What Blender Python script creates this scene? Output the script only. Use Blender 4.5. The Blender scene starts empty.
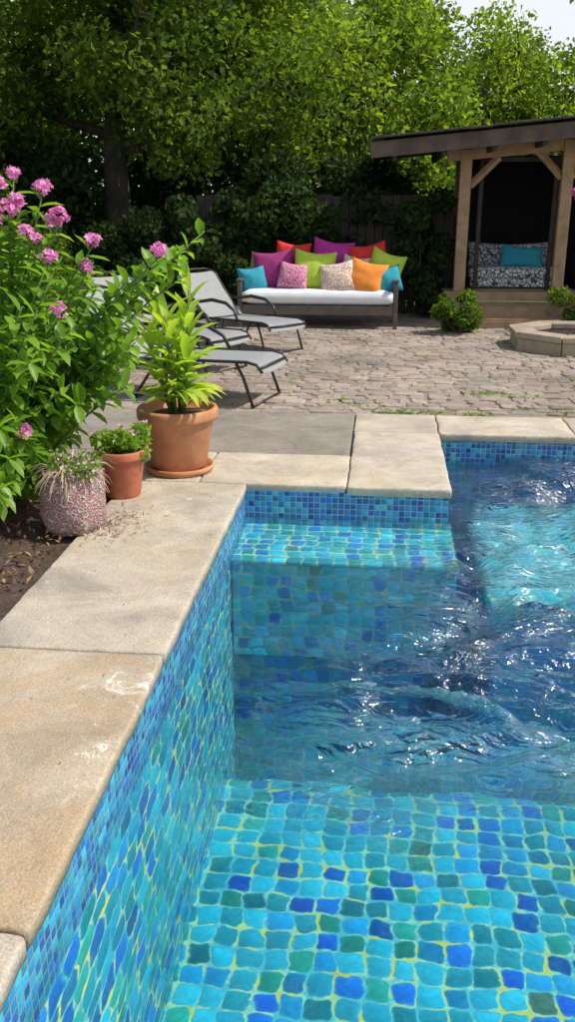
import bpy, math, random
import numpy as np
from mathutils import Vector, Matrix, noise
random.seed(7); RS=np.random.RandomState(11)
scene=bpy.context.scene
col=scene.collection
scene.view_settings.view_transform='Standard'
scene.view_settings.look='None'
scene.view_settings.exposure=0

# ---------------------------------------------------------------- node helpers
def new_mat(name):
    m=bpy.data.materials.new(name); m.use_nodes=True
    nt=m.node_tree; nt.nodes.clear()
    out=nt.nodes.new('ShaderNodeOutputMaterial')
    b=nt.nodes.new('ShaderNodeBsdfPrincipled')
    nt.links.new(b.outputs[0],out.inputs[0])
    return m,nt,b,out
def setin(nt,sock,val):
    if isinstance(val,bpy.types.NodeSocket): nt.links.new(val,sock)
    elif val is not None:
        if hasattr(sock,'default_value'):
            try:
                if len(sock.default_value)==4 and len(val)==3: val=(*val,1)
            except TypeError: pass
            sock.default_value=val
def math_(nt,op,a,b=None,c=None,clamp=False):
    n=nt.nodes.new('ShaderNodeMath'); n.operation=op; n.use_clamp=clamp
    setin(nt,n.inputs[0],a)
    if b is not None: setin(nt,n.inputs[1],b)
    if c is not None: setin(nt,n.inputs[2],c)
    return n.outputs[0]
def mix_(nt,f,a,b,mode='MIX'):
    n=nt.nodes.new('ShaderNodeMix'); n.data_type='RGBA'; n.blend_type=mode
    setin(nt,n.inputs[0],f); setin(nt,n.inputs[6],a); setin(nt,n.inputs[7],b)
    return n.outputs[2]
def maprange(nt,v,a,b_,c,d,smooth=True):
    n=nt.nodes.new('ShaderNodeMapRange'); n.interpolation_type='SMOOTHSTEP' if smooth else 'LINEAR'
    for i,x in enumerate((v,a,b_,c,d)): setin(nt,n.inputs[i],x)
    return n.outputs[0]
def noise_(nt,scale,detail=4,rough=.55,vec=None,dist=0):
    n=nt.nodes.new('ShaderNodeTexNoise'); n.inputs['Scale'].default_value=scale
    n.inputs['Detail'].default_value=detail; n.inputs['Roughness'].default_value=rough
    n.inputs['Distortion'].default_value=dist
    if vec is not None: nt.links.new(vec,n.inputs['Vector'])
    return n.outputs[0]
def ramp_(nt,f,stops,const=False):
    n=nt.nodes.new('ShaderNodeValToRGB'); cr=n.color_ramp
    if const: cr.interpolation='CONSTANT'
    while len(cr.elements)<len(stops): cr.elements.new(.5)
    for e,(p,c) in zip(cr.elements,stops):
        e.position=p; e.color=(*c,1) if len(c)==3 else c
    nt.links.new(f,n.inputs[0]); return n.outputs[0]
def g(x): return (x,x,x)
def grey(nt,k):
    cc=nt.nodes.new('ShaderNodeCombineColor')
    for i in range(3): nt.links.new(k,cc.inputs[i])
    return cc.outputs[0]
def pos_(nt): return nt.nodes.new('ShaderNodeNewGeometry').outputs['Position']
def objco(nt): return nt.nodes.new('ShaderNodeTexCoord').outputs['Object']
def isl(nt): return nt.nodes.new('ShaderNodeNewGeometry').outputs['Random Per Island']
def bump_(nt,b,h,strength=.3,dist=.01):
    n=nt.nodes.new('ShaderNodeBump'); n.inputs['Strength'].default_value=strength
    n.inputs['Distance'].default_value=dist
    nt.links.new(h,n.inputs['Height']); nt.links.new(n.outputs[0],b.inputs['Normal']); return n.outputs[0]

def simple(name,color,rough=.6,var=.25,scale=8,bump=.2,bdist=.004,metal=0,island=0,coord='obj',detail=5):
    m,nt,b,o=new_mat(name)
    v=objco(nt) if coord=='obj' else pos_(nt)
    n=noise_(nt,scale,detail,.6,v)
    c=ramp_(nt,n,[(.3,tuple(x*(1-var) for x in color)),(.7,tuple(min(1,x*(1+var)) for x in color))])
    if island:
        k=math_(nt,'MULTIPLY_ADD',isl(nt),island*2,1-island)
        c=mix_(nt,1.0,c,grey(nt,k),'MULTIPLY')
    nt.links.new(c,b.inputs['Base Color']); b.inputs['Roughness'].default_value=rough
    b.inputs['Metallic'].default_value=metal
    if bump: bump_(nt,b,noise_(nt,scale*5,4,.6,v),bump,bdist)
    return m

def leafmat(name,dark,light,trans=.45,rough=.45,bigscale=.5,tint=(1.7,1.6,.5),spec=.5):
    m,nt,b,o=new_mat(name)
    n=noise_(nt,bigscale,3,.5,pos_(nt))
    f=math_(nt,'ADD',math_(nt,'MULTIPLY',isl(nt),.5),math_(nt,'MULTIPLY',math_(nt,'SUBTRACT',n,.28),1.1),clamp=True)
    c=ramp_(nt,f,[(.1,dark),(.9,light)])
    nt.links.new(c,b.inputs['Base Color']); b.inputs['Roughness'].default_value=rough
    b.inputs['Specular IOR Level'].default_value=spec
    t=nt.nodes.new('ShaderNodeBsdfTranslucent')
    nt.links.new(mix_(nt,1.0,c,tint,'MULTIPLY'),t.inputs[0])
    mx=nt.nodes.new('ShaderNodeMixShader'); mx.inputs[0].default_value=trans
    nt.links.new(b.outputs[0],mx.inputs[1]); nt.links.new(t.outputs[0],mx.inputs[2]); nt.links.new(mx.outputs[0],o.inputs[0])
    return m

def tilemat(name,axes,size,rnd,stops,grout_caustic,gw=.05,size2=None,rough=.10,mott=.35,rowoff=.0,rad=.16,lowd=.0,caustic=0.0,rimk=.22,soft=.05):
    """hand-cut glazed tiles: loose rows of rounded squares in the plane of two world axes"""
    m,nt,b,o=new_mat(name)
    p=pos_(nt); s=nt.nodes.new('ShaderNodeSeparateXYZ'); nt.links.new(p,s.inputs[0])
    c=nt.nodes.new('ShaderNodeCombineXYZ')
    nt.links.new(math_(nt,'MULTIPLY_ADD',s.outputs[axes[0]],1/size,40),c.inputs[0])
    nt.links.new(math_(nt,'MULTIPLY_ADD',s.outputs[axes[1]],1/(size2 or size),60),c.inputs[1])
    vec0=c.outputs[0]; vec=vec0
    for sc_,am in((.35,lowd),(1.15,rnd),(2.6,rnd*.45)):
        if am<=0: continue
        nn=nt.nodes.new('ShaderNodeTexNoise'); nn.inputs['Scale'].default_value=sc_; nn.inputs['Detail'].default_value=1
        nt.links.new(vec0,nn.inputs['Vector'])
        v2=nt.nodes.new('ShaderNodeVectorMath'); v2.operation='MULTIPLY_ADD'
        nt.links.new(nn.outputs[1],v2.inputs[0]); v2.inputs[1].default_value=(am*2,am*2,0); nt.links.new(vec,v2.inputs[2])
        vec=v2.outputs[0]
    sv=nt.nodes.new('ShaderNodeSeparateXYZ'); nt.links.new(vec,sv.inputs[0])
    row=math_(nt,'FLOOR',sv.outputs[1])
    wr=nt.nodes.new('ShaderNodeTexWhiteNoise'); wr.noise_dimensions='1D'; nt.links.new(row,wr.inputs['W'])
    sx=math_(nt,'MULTIPLY_ADD',wr.outputs['Value'],rowoff,sv.outputs[0])
    cell=math_(nt,'FLOOR',sx)
    cb=nt.nodes.new('ShaderNodeCombineXYZ'); nt.links.new(cell,cb.inputs[0]); nt.links.new(row,cb.inputs[1])
    wn=nt.nodes.new('ShaderNodeTexWhiteNoise'); wn.noise_dimensions='2D'; nt.links.new(cb.outputs[0],wn.inputs['Vector'])
    sc=nt.nodes.new('ShaderNodeSeparateColor'); nt.links.new(wn.outputs['Color'],sc.inputs[0])
    wn2=nt.nodes.new('ShaderNodeTexWhiteNoise'); wn2.noise_dimensions='3D'; nt.links.new(cb.outputs[0],wn2.inputs['Vector'])
    s2=nt.nodes.new('ShaderNodeSeparateColor'); nt.links.new(wn2.outputs['Color'],s2.inputs[0])
    lx=math_(nt,'SUBTRACT',math_(nt,'FRACT',sx),.5); ly=math_(nt,'SUBTRACT',math_(nt,'FRACT',sv.outputs[1]),.5)
    tl=math_(nt,'MULTIPLY_ADD',s2.outputs[0],.34,-.17) if rnd>=.05 else 0.0
    fx=math_(nt,'ABSOLUTE',math_(nt,'ADD',lx,math_(nt,'MULTIPLY',ly,tl)))
    fy=math_(nt,'ABSOLUTE',math_(nt,'SUBTRACT',ly,math_(nt,'MULTIPLY',lx,tl)))
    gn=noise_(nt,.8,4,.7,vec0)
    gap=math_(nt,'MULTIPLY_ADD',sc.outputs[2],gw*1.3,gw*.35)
    if caustic: gap=math_(nt,'ADD',gap,maprange(nt,gn,.53,.68,0,caustic))  # joints widen where the painted caustics fall
    hf=math_(nt,'SUBTRACT',.5-rad,gap)
    qx=math_(nt,'SUBTRACT',fx,hf); qy=math_(nt,'SUBTRACT',fy,hf)
    ax=math_(nt,'MAXIMUM',qx,0); ay=math_(nt,'MAXIMUM',qy,0)
    ln=math_(nt,'SQRT',math_(nt,'ADD',math_(nt,'MULTIPLY',ax,ax),math_(nt,'MULTIPLY',ay,ay)))
    d=math_(nt,'SUBTRACT',ln,rad)
    f=maprange(nt,d,-soft,.012,1,0)
    tc=ramp_(nt,sc.outputs[0],stops,True)
    k=math_(nt,'MULTIPLY_ADD',sc.outputs[1],.80,.58)
    ns=noise_(nt,1.8,6,.7,vec0,1.4)
    k=math_(nt,'MULTIPLY',k,math_(nt,'MULTIPLY_ADD',ns,mott*2,1-mott))
    k=math_(nt,'MULTIPLY',k,math_(nt,'MULTIPLY_ADD',math_(nt,'ADD',lx,ly),.28,1))
    rim=maprange(nt,d,-.14,-.03,0,rimk)
    tc=mix_(nt,1.0,tc,grey(nt,k),'MULTIPLY')
    tc=mix_(nt,rim,tc,(.12,.58,.62))
    gz=ramp_(nt,noise_(nt,.9,5,.7,vec0,2.0),[(.52,g(0)),(.70,g(1))])
    tc=mix_(nt,math_(nt,'MULTIPLY',gz,.35),tc,(.10,.42,.30))
    gcol=ramp_(nt,gn,[(.45,grout_caustic[0]),(.53,grout_caustic[1]),(.60,grout_caustic[2])])  # grout colour, with sun caustics painted in as the last, golden stop
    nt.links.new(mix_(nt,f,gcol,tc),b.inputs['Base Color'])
    nt.links.new(math_(nt,'MULTIPLY_ADD',f,-(.6-rough),.6),b.inputs['Roughness'])
    bump_(nt,b,math_(nt,'ADD',f,math_(nt,'MULTIPLY',ns,.8)),.6,size*.06)
    return m

# ---------------------------------------------------------------- mesh builder
class MB:
    def __init__(s): s.v=[]; s.f=[]; s.mi=[]
    def add(s,vs,fs,mi=0):
        o=len(s.v); s.v+= [tuple(v) for v in vs]; s.f+=[tuple(i+o for i in f) for f in fs]; s.mi+=[mi]*len(fs); return s
    def box(s,c,d,rot=None,mi=0):
        c=Vector(c); hx,hy,hz=d[0]/2,d[1]/2,d[2]/2
        vs=[Vector((x,y,z)) for z in(-hz,hz) for y in(-hy,hy) for x in(-hx,hx)]
        if rot is not None: vs=[rot@v for v in vs]
        s.add([v+c for v in vs],[(0,2,3,1),(4,5,7,6),(0,1,5,4),(2,6,7,3),(0,4,6,2),(1,3,7,5)],mi); return s
    def tube(s,pts,r,n=8,mi=0,cap=True):
        pts=[Vector(p) for p in pts]; m=len(pts)
        rs=r if isinstance(r,(list,tuple)) else [r]*m
        vs=[];fs=[]; ref=None
        for i,p in enumerate(pts):
            t=(pts[min(i+1,m-1)]-pts[max(i-1,0)]).normalized()
            if ref is None:
                ref=Vector((0,0,1)) if abs(t.z)<.9 else Vector((1,0,0))
            a=(ref-t*ref.dot(t)).normalized(); ref=a; bb=t.cross(a)
            for k in range(n):
                an=2*math.pi*k/n; vs.append(p+(a*math.cos(an)+bb*math.sin(an))*rs[i])
        for i in range(m-1):
            for k in range(n):
                k2=(k+1)%n; fs.append((i*n+k,i*n+k2,(i+1)*n+k2,(i+1)*n+k))
        if cap: fs.append(tuple(range(n))[::-1]); fs.append(tuple((m-1)*n+k for k in range(n)))
        s.add(vs,fs,mi); return s
    def lathe(s,prof,c=(0,0,0),n=40,mi=0,wob=0):
        vs=[];fs=[];m=len(prof)
        for i,(r,z) in enumerate(prof):
            for k in range(n):
                a=2*math.pi*k/n; rr=r*(1+wob*noise.noise(Vector((math.cos(a)*2,math.sin(a)*2,z*9))))
                vs.append((c[0]+rr*math.cos(a),c[1]+rr*math.sin(a),c[2]+z))
        for i in range(m-1):
            for k in range(n):
                k2=(k+1)%n; fs.append((i*n+k,i*n+k2,(i+1)*n+k2,(i+1)*n+k))
        fs.append(tuple(range(n))[::-1]); fs.append(tuple((m-1)*n+k for k in range(n)))
        s.add(vs,fs,mi); return s
    def leaf(s,p,d,L,W,droop=.3,up=Vector((0,0,1)),mi=0,seg=4,fold=.25):
        p=Vector(p); d=Vector(d).normalized()
        side=d.cross(up)
        if side.length<.05: side=Vector((random.uniform(-1,1),random.uniform(-1,1),0))
        side.normalize(); vs=[];fs=[]; q=p.copy(); dd=d.copy()
        for i in range(seg+1):
            t=i/seg; w=W*.5*(math.sin(math.pi*min(1,t*.93+.07))**.8) if i<seg else 0.001
            nrm=side.cross(dd).normalized()
            vs+= [q-side*w+nrm*w*fold*2, q, q+side*w+nrm*w*fold*2]
            dd=(dd+Vector((0,0,-1))*droop/seg*(.5+t)).normalized(); q=q+dd*(L/seg)
        for i in range(seg):
            a=i*3; fs+=[(a,a+1,a+4,a+3),(a+1,a+2,a+5,a+4)]
        s.add(vs,fs,mi); return s
    def build(s,name,mats,parent=None,smooth=False,bevel=0,seg=2,loc=None,subd=0,angle=None):
        me=bpy.data.meshes.new(name); me.from_pydata(s.v,[],s.f)
        if not isinstance(mats,(list,tuple)): mats=[mats]
        for m in mats: me.materials.append(m)
        me.polygons.foreach_set('material_index',s.mi)
        if smooth: me.polygons.foreach_set('use_smooth',[True]*len(s.f))
        me.update()
        o=bpy.data.objects.new(name,me); col.objects.link(o)
        if parent is not None: o.parent=parent
        if loc is not None: o.location=loc
        if bevel:
            b=o.modifiers.new('b','BEVEL'); b.width=bevel; b.segments=seg; b.limit_method='ANGLE'; b.angle_limit=math.radians(40)
        return o

def empty(name,loc,label,cat,group=None,rotz=0):
    e=bpy.data.objects.new(name,None); e.empty_display_size=.1; e.location=loc; e.rotation_euler=(0,0,rotz)
    col.objects.link(e); e['label']=label; e['category']=cat
    if group: e['group']=group
    return e
def tag(o,label,cat,group=None):
    o['label']=label; o['category']=cat
    if group: o['group']=group
    return o
def struct(o): o['kind']='structure'; return o

def leaf_cloud(name,C,L,W,mat,parent=None,up=.5,bend=.12):
    C=np.asarray(C,float); N=len(C)
    t=RS.normal(size=(N,3)); t/=np.linalg.norm(t,axis=1)[:,None]
    n=RS.normal(size=(N,3)); n/=np.linalg.norm(n,axis=1)[:,None]; n[:,2]=n[:,2]+up
    s=np.cross(n,t); s/=np.linalg.norm(s,axis=1)[:,None]+1e-9
    n=np.cross(t,s)
    k=RS.uniform(.6,1.35,size=(N,1))
    V=np.empty((N,4,3)); V[:,0]=C-t*L*.5*k; V[:,1]=C+s*W*.5*k+n*bend*L; V[:,2]=C+t*L*.5*k; V[:,3]=C-s*W*.5*k+n*bend*L
    me=bpy.data.meshes.new(name); me.vertices.add(N*4); me.vertices.foreach_set('co',V.ravel())
    me.loops.add(N*4); me.polygons.add(N)
    me.loops.foreach_set('vertex_index',np.arange(N*4,dtype=np.int32))
    me.polygons.foreach_set('loop_start',np.arange(0,N*4,4,dtype=np.int32))
    me.materials.append(mat); me.update(calc_edges=True); me.validate()
    o=bpy.data.objects.new(name,me); col.objects.link(o)
    if parent is not None: o.parent=parent
    return o
def blob_points(blobs,n):
    B=np.array(blobs,float); w=B[:,3]**2.2; w/=w.sum()
    idx=RS.choice(len(B),size=n,p=w)
    d=RS.normal(size=(n,3)); d/=np.linalg.norm(d,axis=1)[:,None]
    r=B[idx,3]*(.25+.85*RS.rand(n)**.6)
    d[:,2]*=.75
    return B[idx,:3]+d*r[:,None]

# ---------------------------------------------------------------- materials
TURQ=(.03,.44,.56);CY=(.05,.54,.66);BLUE=(.012,.12,.54);TEAL=(.02,.28,.32);GRN=(.03,.34,.25);OLV=(.13,.23,.16);DEEP=(.01,.07,.36)
stF=[(0,CY),(.16,TURQ),(.34,(.02,.32,.58)),(.48,TEAL),(.60,(.015,.18,.60)),(.70,BLUE),(.77,GRN),(.88,(.04,.48,.62)),(.965,OLV)]
GY=((.14,.56,.60),(.60,.80,.50),(1.0,.74,.12))  # floor joints: grout tones, then gold standing for sunlight caustics
M_floor=tilemat('tile_floor',(0,1),.112,.17,stF,GY,.034,mott=.6,rowoff=.35,rad=.19,lowd=.35,caustic=.03)
stW=[(0,(.03,.42,.56)),(.15,TURQ),(.34,(.02,.32,.52)),(.50,TEAL),(.62,BLUE),(.74,GRN),(.84,(.02,.22,.56)),(.93,DEEP)]
M_wallX=tilemat('tile_side_wall',(1,2),.135,.22,stW,((.06,.38,.48),(.35,.60,.42),(.85,.64,.12)),.034,size2=.078,mott=.65,rowoff=1,rad=.22,lowd=.4,caustic=.03)
stB=[(0,(.03,.50,.58)),(.2,(.03,.42,.62)),(.42,(.03,.46,.44)),(.58,(.015,.24,.62)),(.70,(.04,.52,.62)),(.86,(.012,.12,.5)),(.94,OLV)]
M_wallY=tilemat('tile_back_wall',(0,2),.074,.17,stB,((.10,.42,.46),(.25,.54,.44),(.70,.60,.14)),.04,mott=.55,rowoff=.4,rad=.2,lowd=.4,caustic=.02)
M_bench=tilemat('tile_bench',(0,1),.084,.16,stF,((.12,.48,.50),(.3,.58,.48),(.70,.60,.16)),.042,rowoff=.4,lowd=.3,rad=.2,mott=.5)
M_added_ledge=tilemat('tile_ledge_lit',(0,1),.12,.2,[(0,(.08,.62,.70)),(.35,(.04,.50,.64)),(.6,(.06,.58,.62)),(.8,(.03,.36,.60))],((.25,.65,.65),(.4,.7,.55),(.7,.65,.3)),.05,rowoff=.4,lowd=.3)  # lightened tile colours, sunlight painted into the ledge
M_deep=tilemat('tile_deep',(0,1),.14,.2,[(0,(.02,.26,.55)),(.4,(.01,.16,.52)),(.7,(.01,.26,.45)),(.85,DEEP)],((.08,.35,.45),(.1,.35,.42),(.2,.35,.25)),.05,rowoff=.4,lowd=.5)  # dimness of deep water put into darker tile colours
M_darkY=tilemat('tile_deep_wall',(0,2),.078,.2,[(0,(.02,.30,.58)),(.3,(.012,.18,.56)),(.6,(.02,.34,.46)),(.85,(.01,.10,.44))],((.05,.28,.42),(.08,.32,.40),(.35,.42,.16)),.04,rowoff=.4,lowd=.5,rad=.2,mott=.6)  # tile colours darkened too, for the shade low in the water
stM=[(0,(.02,.20,.44)),(.3,(.03,.30,.50)),(.5,(.015,.11,.40)),(.7,(.04,.36,.48)),(.85,(.02,.08,.32))]
M_mosX=tilemat('mosaic_side',(1,2),.036,.03,stM,((.16,.24,.27),(.20,.26,.25),(.28,.26,.19)),.045,mott=.4,rad=.08,rimk=0)
M_mosY=tilemat('mosaic_back',(0,2),.036,.03,stM,((.18,.30,.36),(.24,.32,.35),(.30,.34,.28)),.05,mott=.4,rad=.08,rimk=0)

def stonemat(name,base,stain,stainamt,dark,seed,white=.5):
    m,nt,b,o=new_mat(name)
    p=pos_(nt); vm=nt.nodes.new('ShaderNodeVectorMath'); vm.operation='ADD'; nt.links.new(p,vm.inputs[0]); vm.inputs[1].default_value=(seed*3.1,seed*1.7,0); v=vm.outputs[0]
    a=noise_(nt,2.6,8,.72,v,.6); c=ramp_(nt,a,[(.32,tuple(x*.62 for x in base)),(.48,tuple(x*.93 for x in base)),(.66,tuple(min(1,x*1.18) for x in base))])
    s=ramp_(nt,noise_(nt,1.5,7,.74,v,1.0),[(.60-stainamt*.3,g(0)),(.76-stainamt*.25,g(1))])
    c=mix_(nt,math_(nt,'MULTIPLY',s,.65),c,stain)
    gy=ramp_(nt,noise_(nt,1.3,6,.7,v,.7),[(.52,g(0)),(.66,g(1))])
    c=mix_(nt,math_(nt,'MULTIPLY',gy,.5),c,(.29,.275,.25))
    w=math_(nt,'MULTIPLY',ramp_(nt,noise_(nt,6,9,.82,v,1.4),[(.55,g(0)),(.62,g(1))]),ramp_(nt,noise_(nt,1.7,3,.6,v,.3),[(.54,g(0)),(.64,g(1))]))
    c=mix_(nt,math_(nt,'MULTIPLY',w,white),c,(.76,.72,.65))
    d=ramp_(nt,noise_(nt,26,6,.78,v),[(.55,g(0)),(.70,g(1))])
    c=mix_(nt,math_(nt,'MULTIPLY',d,.55),c,dark)
    d2=ramp_(nt,noise_(nt,5,6,.8,v,.5),[(.60,g(0)),(.72,g(1))])
    c=mix_(nt,math_(nt,'MULTIPLY',d2,.45),c,dark)
    f=ramp_(nt,noise_(nt,140,3,.6,v),[(.35,g(.75)),(.65,g(1.13))])
    c=mix_(nt,1.0,c,f,'MULTIPLY')
    nt.links.new(c,b.inputs['Base Color']); b.inputs['Roughness'].default_value=.82
    h=math_(nt,'ADD',noise_(nt,60,5,.7,v),math_(nt,'MULTIPLY',noise_(nt,9,5,.6,v),1.5))
    bump_(nt,b,h,.65,.009)
    return m
M_cop=[stonemat('coping_a',(.49,.425,.335),(.45,.33,.19),.35,(.27,.22,.16),0),
       stonemat('coping_b',(.46,.39,.295),(.43,.285,.14),.65,(.24,.19,.13),3,.85),
       stonemat('coping_c',(.53,.46,.36),(.47,.35,.20),.35,(.30,.25,.18),5)]
M_conc=stonemat('old_concrete',(.27,.235,.19),(.20,.165,.12),.4,(.12,.10,.08),9,.2)
M_rock=stonemat('firepit_stone',(.40,.32,.235),(.32,.22,.12),.3,(.15,.12,.09),6,.3)

# cobbles
m,nt,b,o=new_mat('cobble'); M_cob=m
c=ramp_(nt,isl(nt),[(0,(.26,.215,.175)),(.35,(.35,.285,.23)),(.6,(.40,.31,.25)),(.8,(.31,.265,.23)),(1,(.45,.37,.30))])
p=pos_(nt)
c=mix_(nt,1.0,c,ramp_(nt,noise_(nt,22,6,.75,p),[(.3,g(.6)),(.7,g(1.2))]),'MULTIPLY')
c=mix_(nt,1.0,c,ramp_(nt,noise_(nt,.9,5,.65,p),[(.35,g(.70)),(.6,g(1.08))]),'MULTIPLY')
nt.links.new(c,b.inputs['Base Color']); b.inputs['Roughness'].default_value=.85
bump_(nt,b,noise_(nt,40,6,.75,p),.8,.010)
m,nt,b,o=new_mat('patio_joint'); M_joint=m
p=pos_(nt); f=ramp_(nt,noise_(nt,1.4,5,.65,p),[(.50,g(0)),(.62,g(1))])
c=mix_(nt,f,(.27,.22,.165),(.14,.16,.06)); c=mix_(nt,1.0,c,ramp_(nt,noise_(nt,50,4,.7,p),[(.3,g(.6)),(.7,g(1.3))]),'MULTIPLY')
nt.links.new(c,b.inputs['Base Color']); b.inputs['Roughness'].default_value=.95; bump_(nt,b,noise_(nt,70,4,.7,p),.6,.01)
m,nt,b,o=new_mat('soil'); M_soil=m
p=pos_(nt); c=ramp_(nt,noise_(nt,35,6,.75,p),[(.3,(.035,.022,.016)),(.5,(.085,.055,.038)),(.7,(.16,.11,.08))])
nt.links.new(c,b.inputs['Base Color']); b.inputs['Roughness'].default_value=1; bump_(nt,b,noise_(nt,60,5,.75,p),.9,.02)
m,nt,b,o=new_mat('ground'); M_ground=m
p=pos_(nt); c=ramp_(nt,noise_(nt,3,6,.7,p),[(.35,(.04,.06,.014)),(.5,(.07,.11,.025)),(.7,(.10,.10,.045))])
nt.links.new(c,b.inputs['Base Color']); b.inputs['Roughness'].default_value=1; bump_(nt,b,noise_(nt,30,5,.7,p),.8,.03)

# water: part clear, part bending light, and reflecting more at grazing angles
m=bpy.data.materials.new('pool_water'); m.use_nodes=True; nt=m.node_tree; nt.nodes.clear(); M_water=m
out=nt.nodes.new('ShaderNodeOutputMaterial')
tr=nt.nodes.new('ShaderNodeBsdfTransparent'); tr.inputs[0].default_value=(.92,.985,1,1)
rf=nt.nodes.new('ShaderNodeBsdfRefraction'); rf.inputs['IOR'].default_value=1.30; rf.inputs['Roughness'].default_value=0; rf.inputs[0].default_value=(.88,.98,1,1)
gl=nt.nodes.new('ShaderNodeBsdfGlossy'); gl.inputs['Roughness'].default_value=.09; gl.inputs[0].default_value=(.92,.98,1,1)
p=pos_(nt)
sp=nt.nodes.new('ShaderNodeSeparateXYZ'); nt.links.new(p,sp.inputs[0])
edge=math_(nt,'MULTIPLY_ADD',noise_(nt,1.6,2,.5,p),1.1,-.55)
yy=math_(nt,'ADD',sp.outputs[1],edge)
ay=maprange(nt,yy,1.95,2.75,0,1)
xs_=math_(nt,'MULTIPLY_ADD',math_(nt,'SUBTRACT',sp.outputs[1],2.7),-.30,sp.outputs[0])
ax=maprange(nt,xs_,-.60,.20,.28,1)
am=math_(nt,'MULTIPLY',ay,ax)
bp=nt.nodes.new('ShaderNodeBump'); bp.inputs['Strength'].default_value=1.0; bp.inputs['Distance'].default_value=.038
mp=nt.nodes.new('ShaderNodeMapping'); mp.inputs['Scale'].default_value=(.65,1.25,1); nt.links.new(p,mp.inputs[0])
h=math_(nt,'MULTIPLY',noise_(nt,8,3,.5,mp.outputs[0],2.4),math_(nt,'MULTIPLY_ADD',am,.95,.05)); nt.links.new(h,bp.inputs['Height'])
nt.links.new(bp.outputs[0],gl.inputs['Normal']); nt.links.new(bp.outputs[0],rf.inputs['Normal'])
body=nt.nodes.new('ShaderNodeMixShader'); nt.links.new(math_(nt,'MULTIPLY',am,.72),body.inputs[0]); nt.links.new(tr.outputs[0],body.inputs[1]); nt.links.new(rf.outputs[0],body.inputs[2])
lw=nt.nodes.new('ShaderNodeLayerWeight'); lw.inputs[0].default_value=.5; nt.links.new(bp.outputs[0],lw.inputs['Normal'])
fr=math_(nt,'MULTIPLY_ADD',math_(nt,'POWER',lw.outputs['Facing'],math_(nt,'MULTIPLY_ADD',am,-2.7,4.6)),.95,.03,clamp=True)
mx=nt.nodes.new('ShaderNodeMixShader'); nt.links.new(fr,mx.inputs[0]); nt.links.new(body.outputs[0],mx.inputs[1]); nt.links.new(gl.outputs[0],mx.inputs[2])
nt.links.new(mx.outputs[0],out.inputs[0])
va=nt.nodes.new('ShaderNodeVolumeAbsorption'); va.inputs[0].default_value=(.25,.86,.99,1); va.inputs[1].default_value=.24
nt.links.new(va.outputs[0],out.inputs[1])

M_terra=simple('terracotta',(.46,.20,.095),.78,.28,6,.35,.005)
M_terra2=simple('terracotta_small',(.42,.13,.065),.75,.25,9,.3,.004)
M_woodg=simple('weathered_wood',(.36,.24,.14),.8,.3,6,.4,.006)
M_woodd=simple('dark_wood',(.045,.036,.028),.8,.35,6,.4,.006)
M_inner=simple('interior_shade_wood',(.006,.006,.007),.95,.2,6,.2,.003)  # near-black base colour paints in the shade inside the pavilion
M_sofaw=simple('sofa_wood',(.11,.088,.068),.7,.3,8,.3,.004)
M_roof=simple('roof_shingle',(.06,.05,.042),.9,.35,5,.6,.02)
M_fasc=simple('roof_fascia',(.10,.078,.058),.85,.40,5,.5,.008)
M_metal=simple('dark_metal_frame',(.035,.032,.03),.4,.2,20,0,0,metal=.4)
M_sling=simple('pale_grey_sling',(.26,.265,.265),.75,.14,30,.3,.002)
M_white=simple('white_cushion_cloth',(.70,.72,.75),.85,.06,10,.3,.004)
M_bark=simple('tree_bark',(.06,.048,.036),.95,.5,5,.9,.04,coord='pos')
M_stem=simple('green_stem',(.10,.16,.04),.6,.2,20,.1)
L_tree=leafmat('leaf_tree',(.045,.10,.018),(.155,.245,.04),.55,.75,.45,spec=.15)
L_light=leafmat('leaf_light',(.10,.18,.028),(.24,.355,.06),.6,.75,.45,spec=.15)
L_dark=leafmat('leaf_dark',(.012,.032,.008),(.045,.09,.02),.3,.7,spec=.2)
L_ole=leafmat('leaf_oleander',(.08,.19,.02),(.27,.46,.055),.5,.4,3,spec=.35)
L_strap=leafmat('leaf_strap',(.24,.40,.05),(.52,.64,.13),.5,.4,5)
L_weed=leafmat('leaf_weed',(.08,.18,.02),(.22,.36,.04),.4)
F_pink=leafmat('petal_pink',(.80,.22,.54),(.95,.52,.80),.35,.6,8,(1.1,1.0,1.1))
F_pale=leafmat('petal_pale',(.60,.35,.40),(.80,.62,.62),.3,.6,8,(1.1,1.0,1.0))
F_mag=leafmat('petal_magenta',(.50,.05,.36),(.75,.2,.6),.3,.6,8,(1.1,1.0,1.1))
M_straw=simple('dry_straw',(.42,.33,.22),.9,.3,20,0,island=.5)

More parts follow.
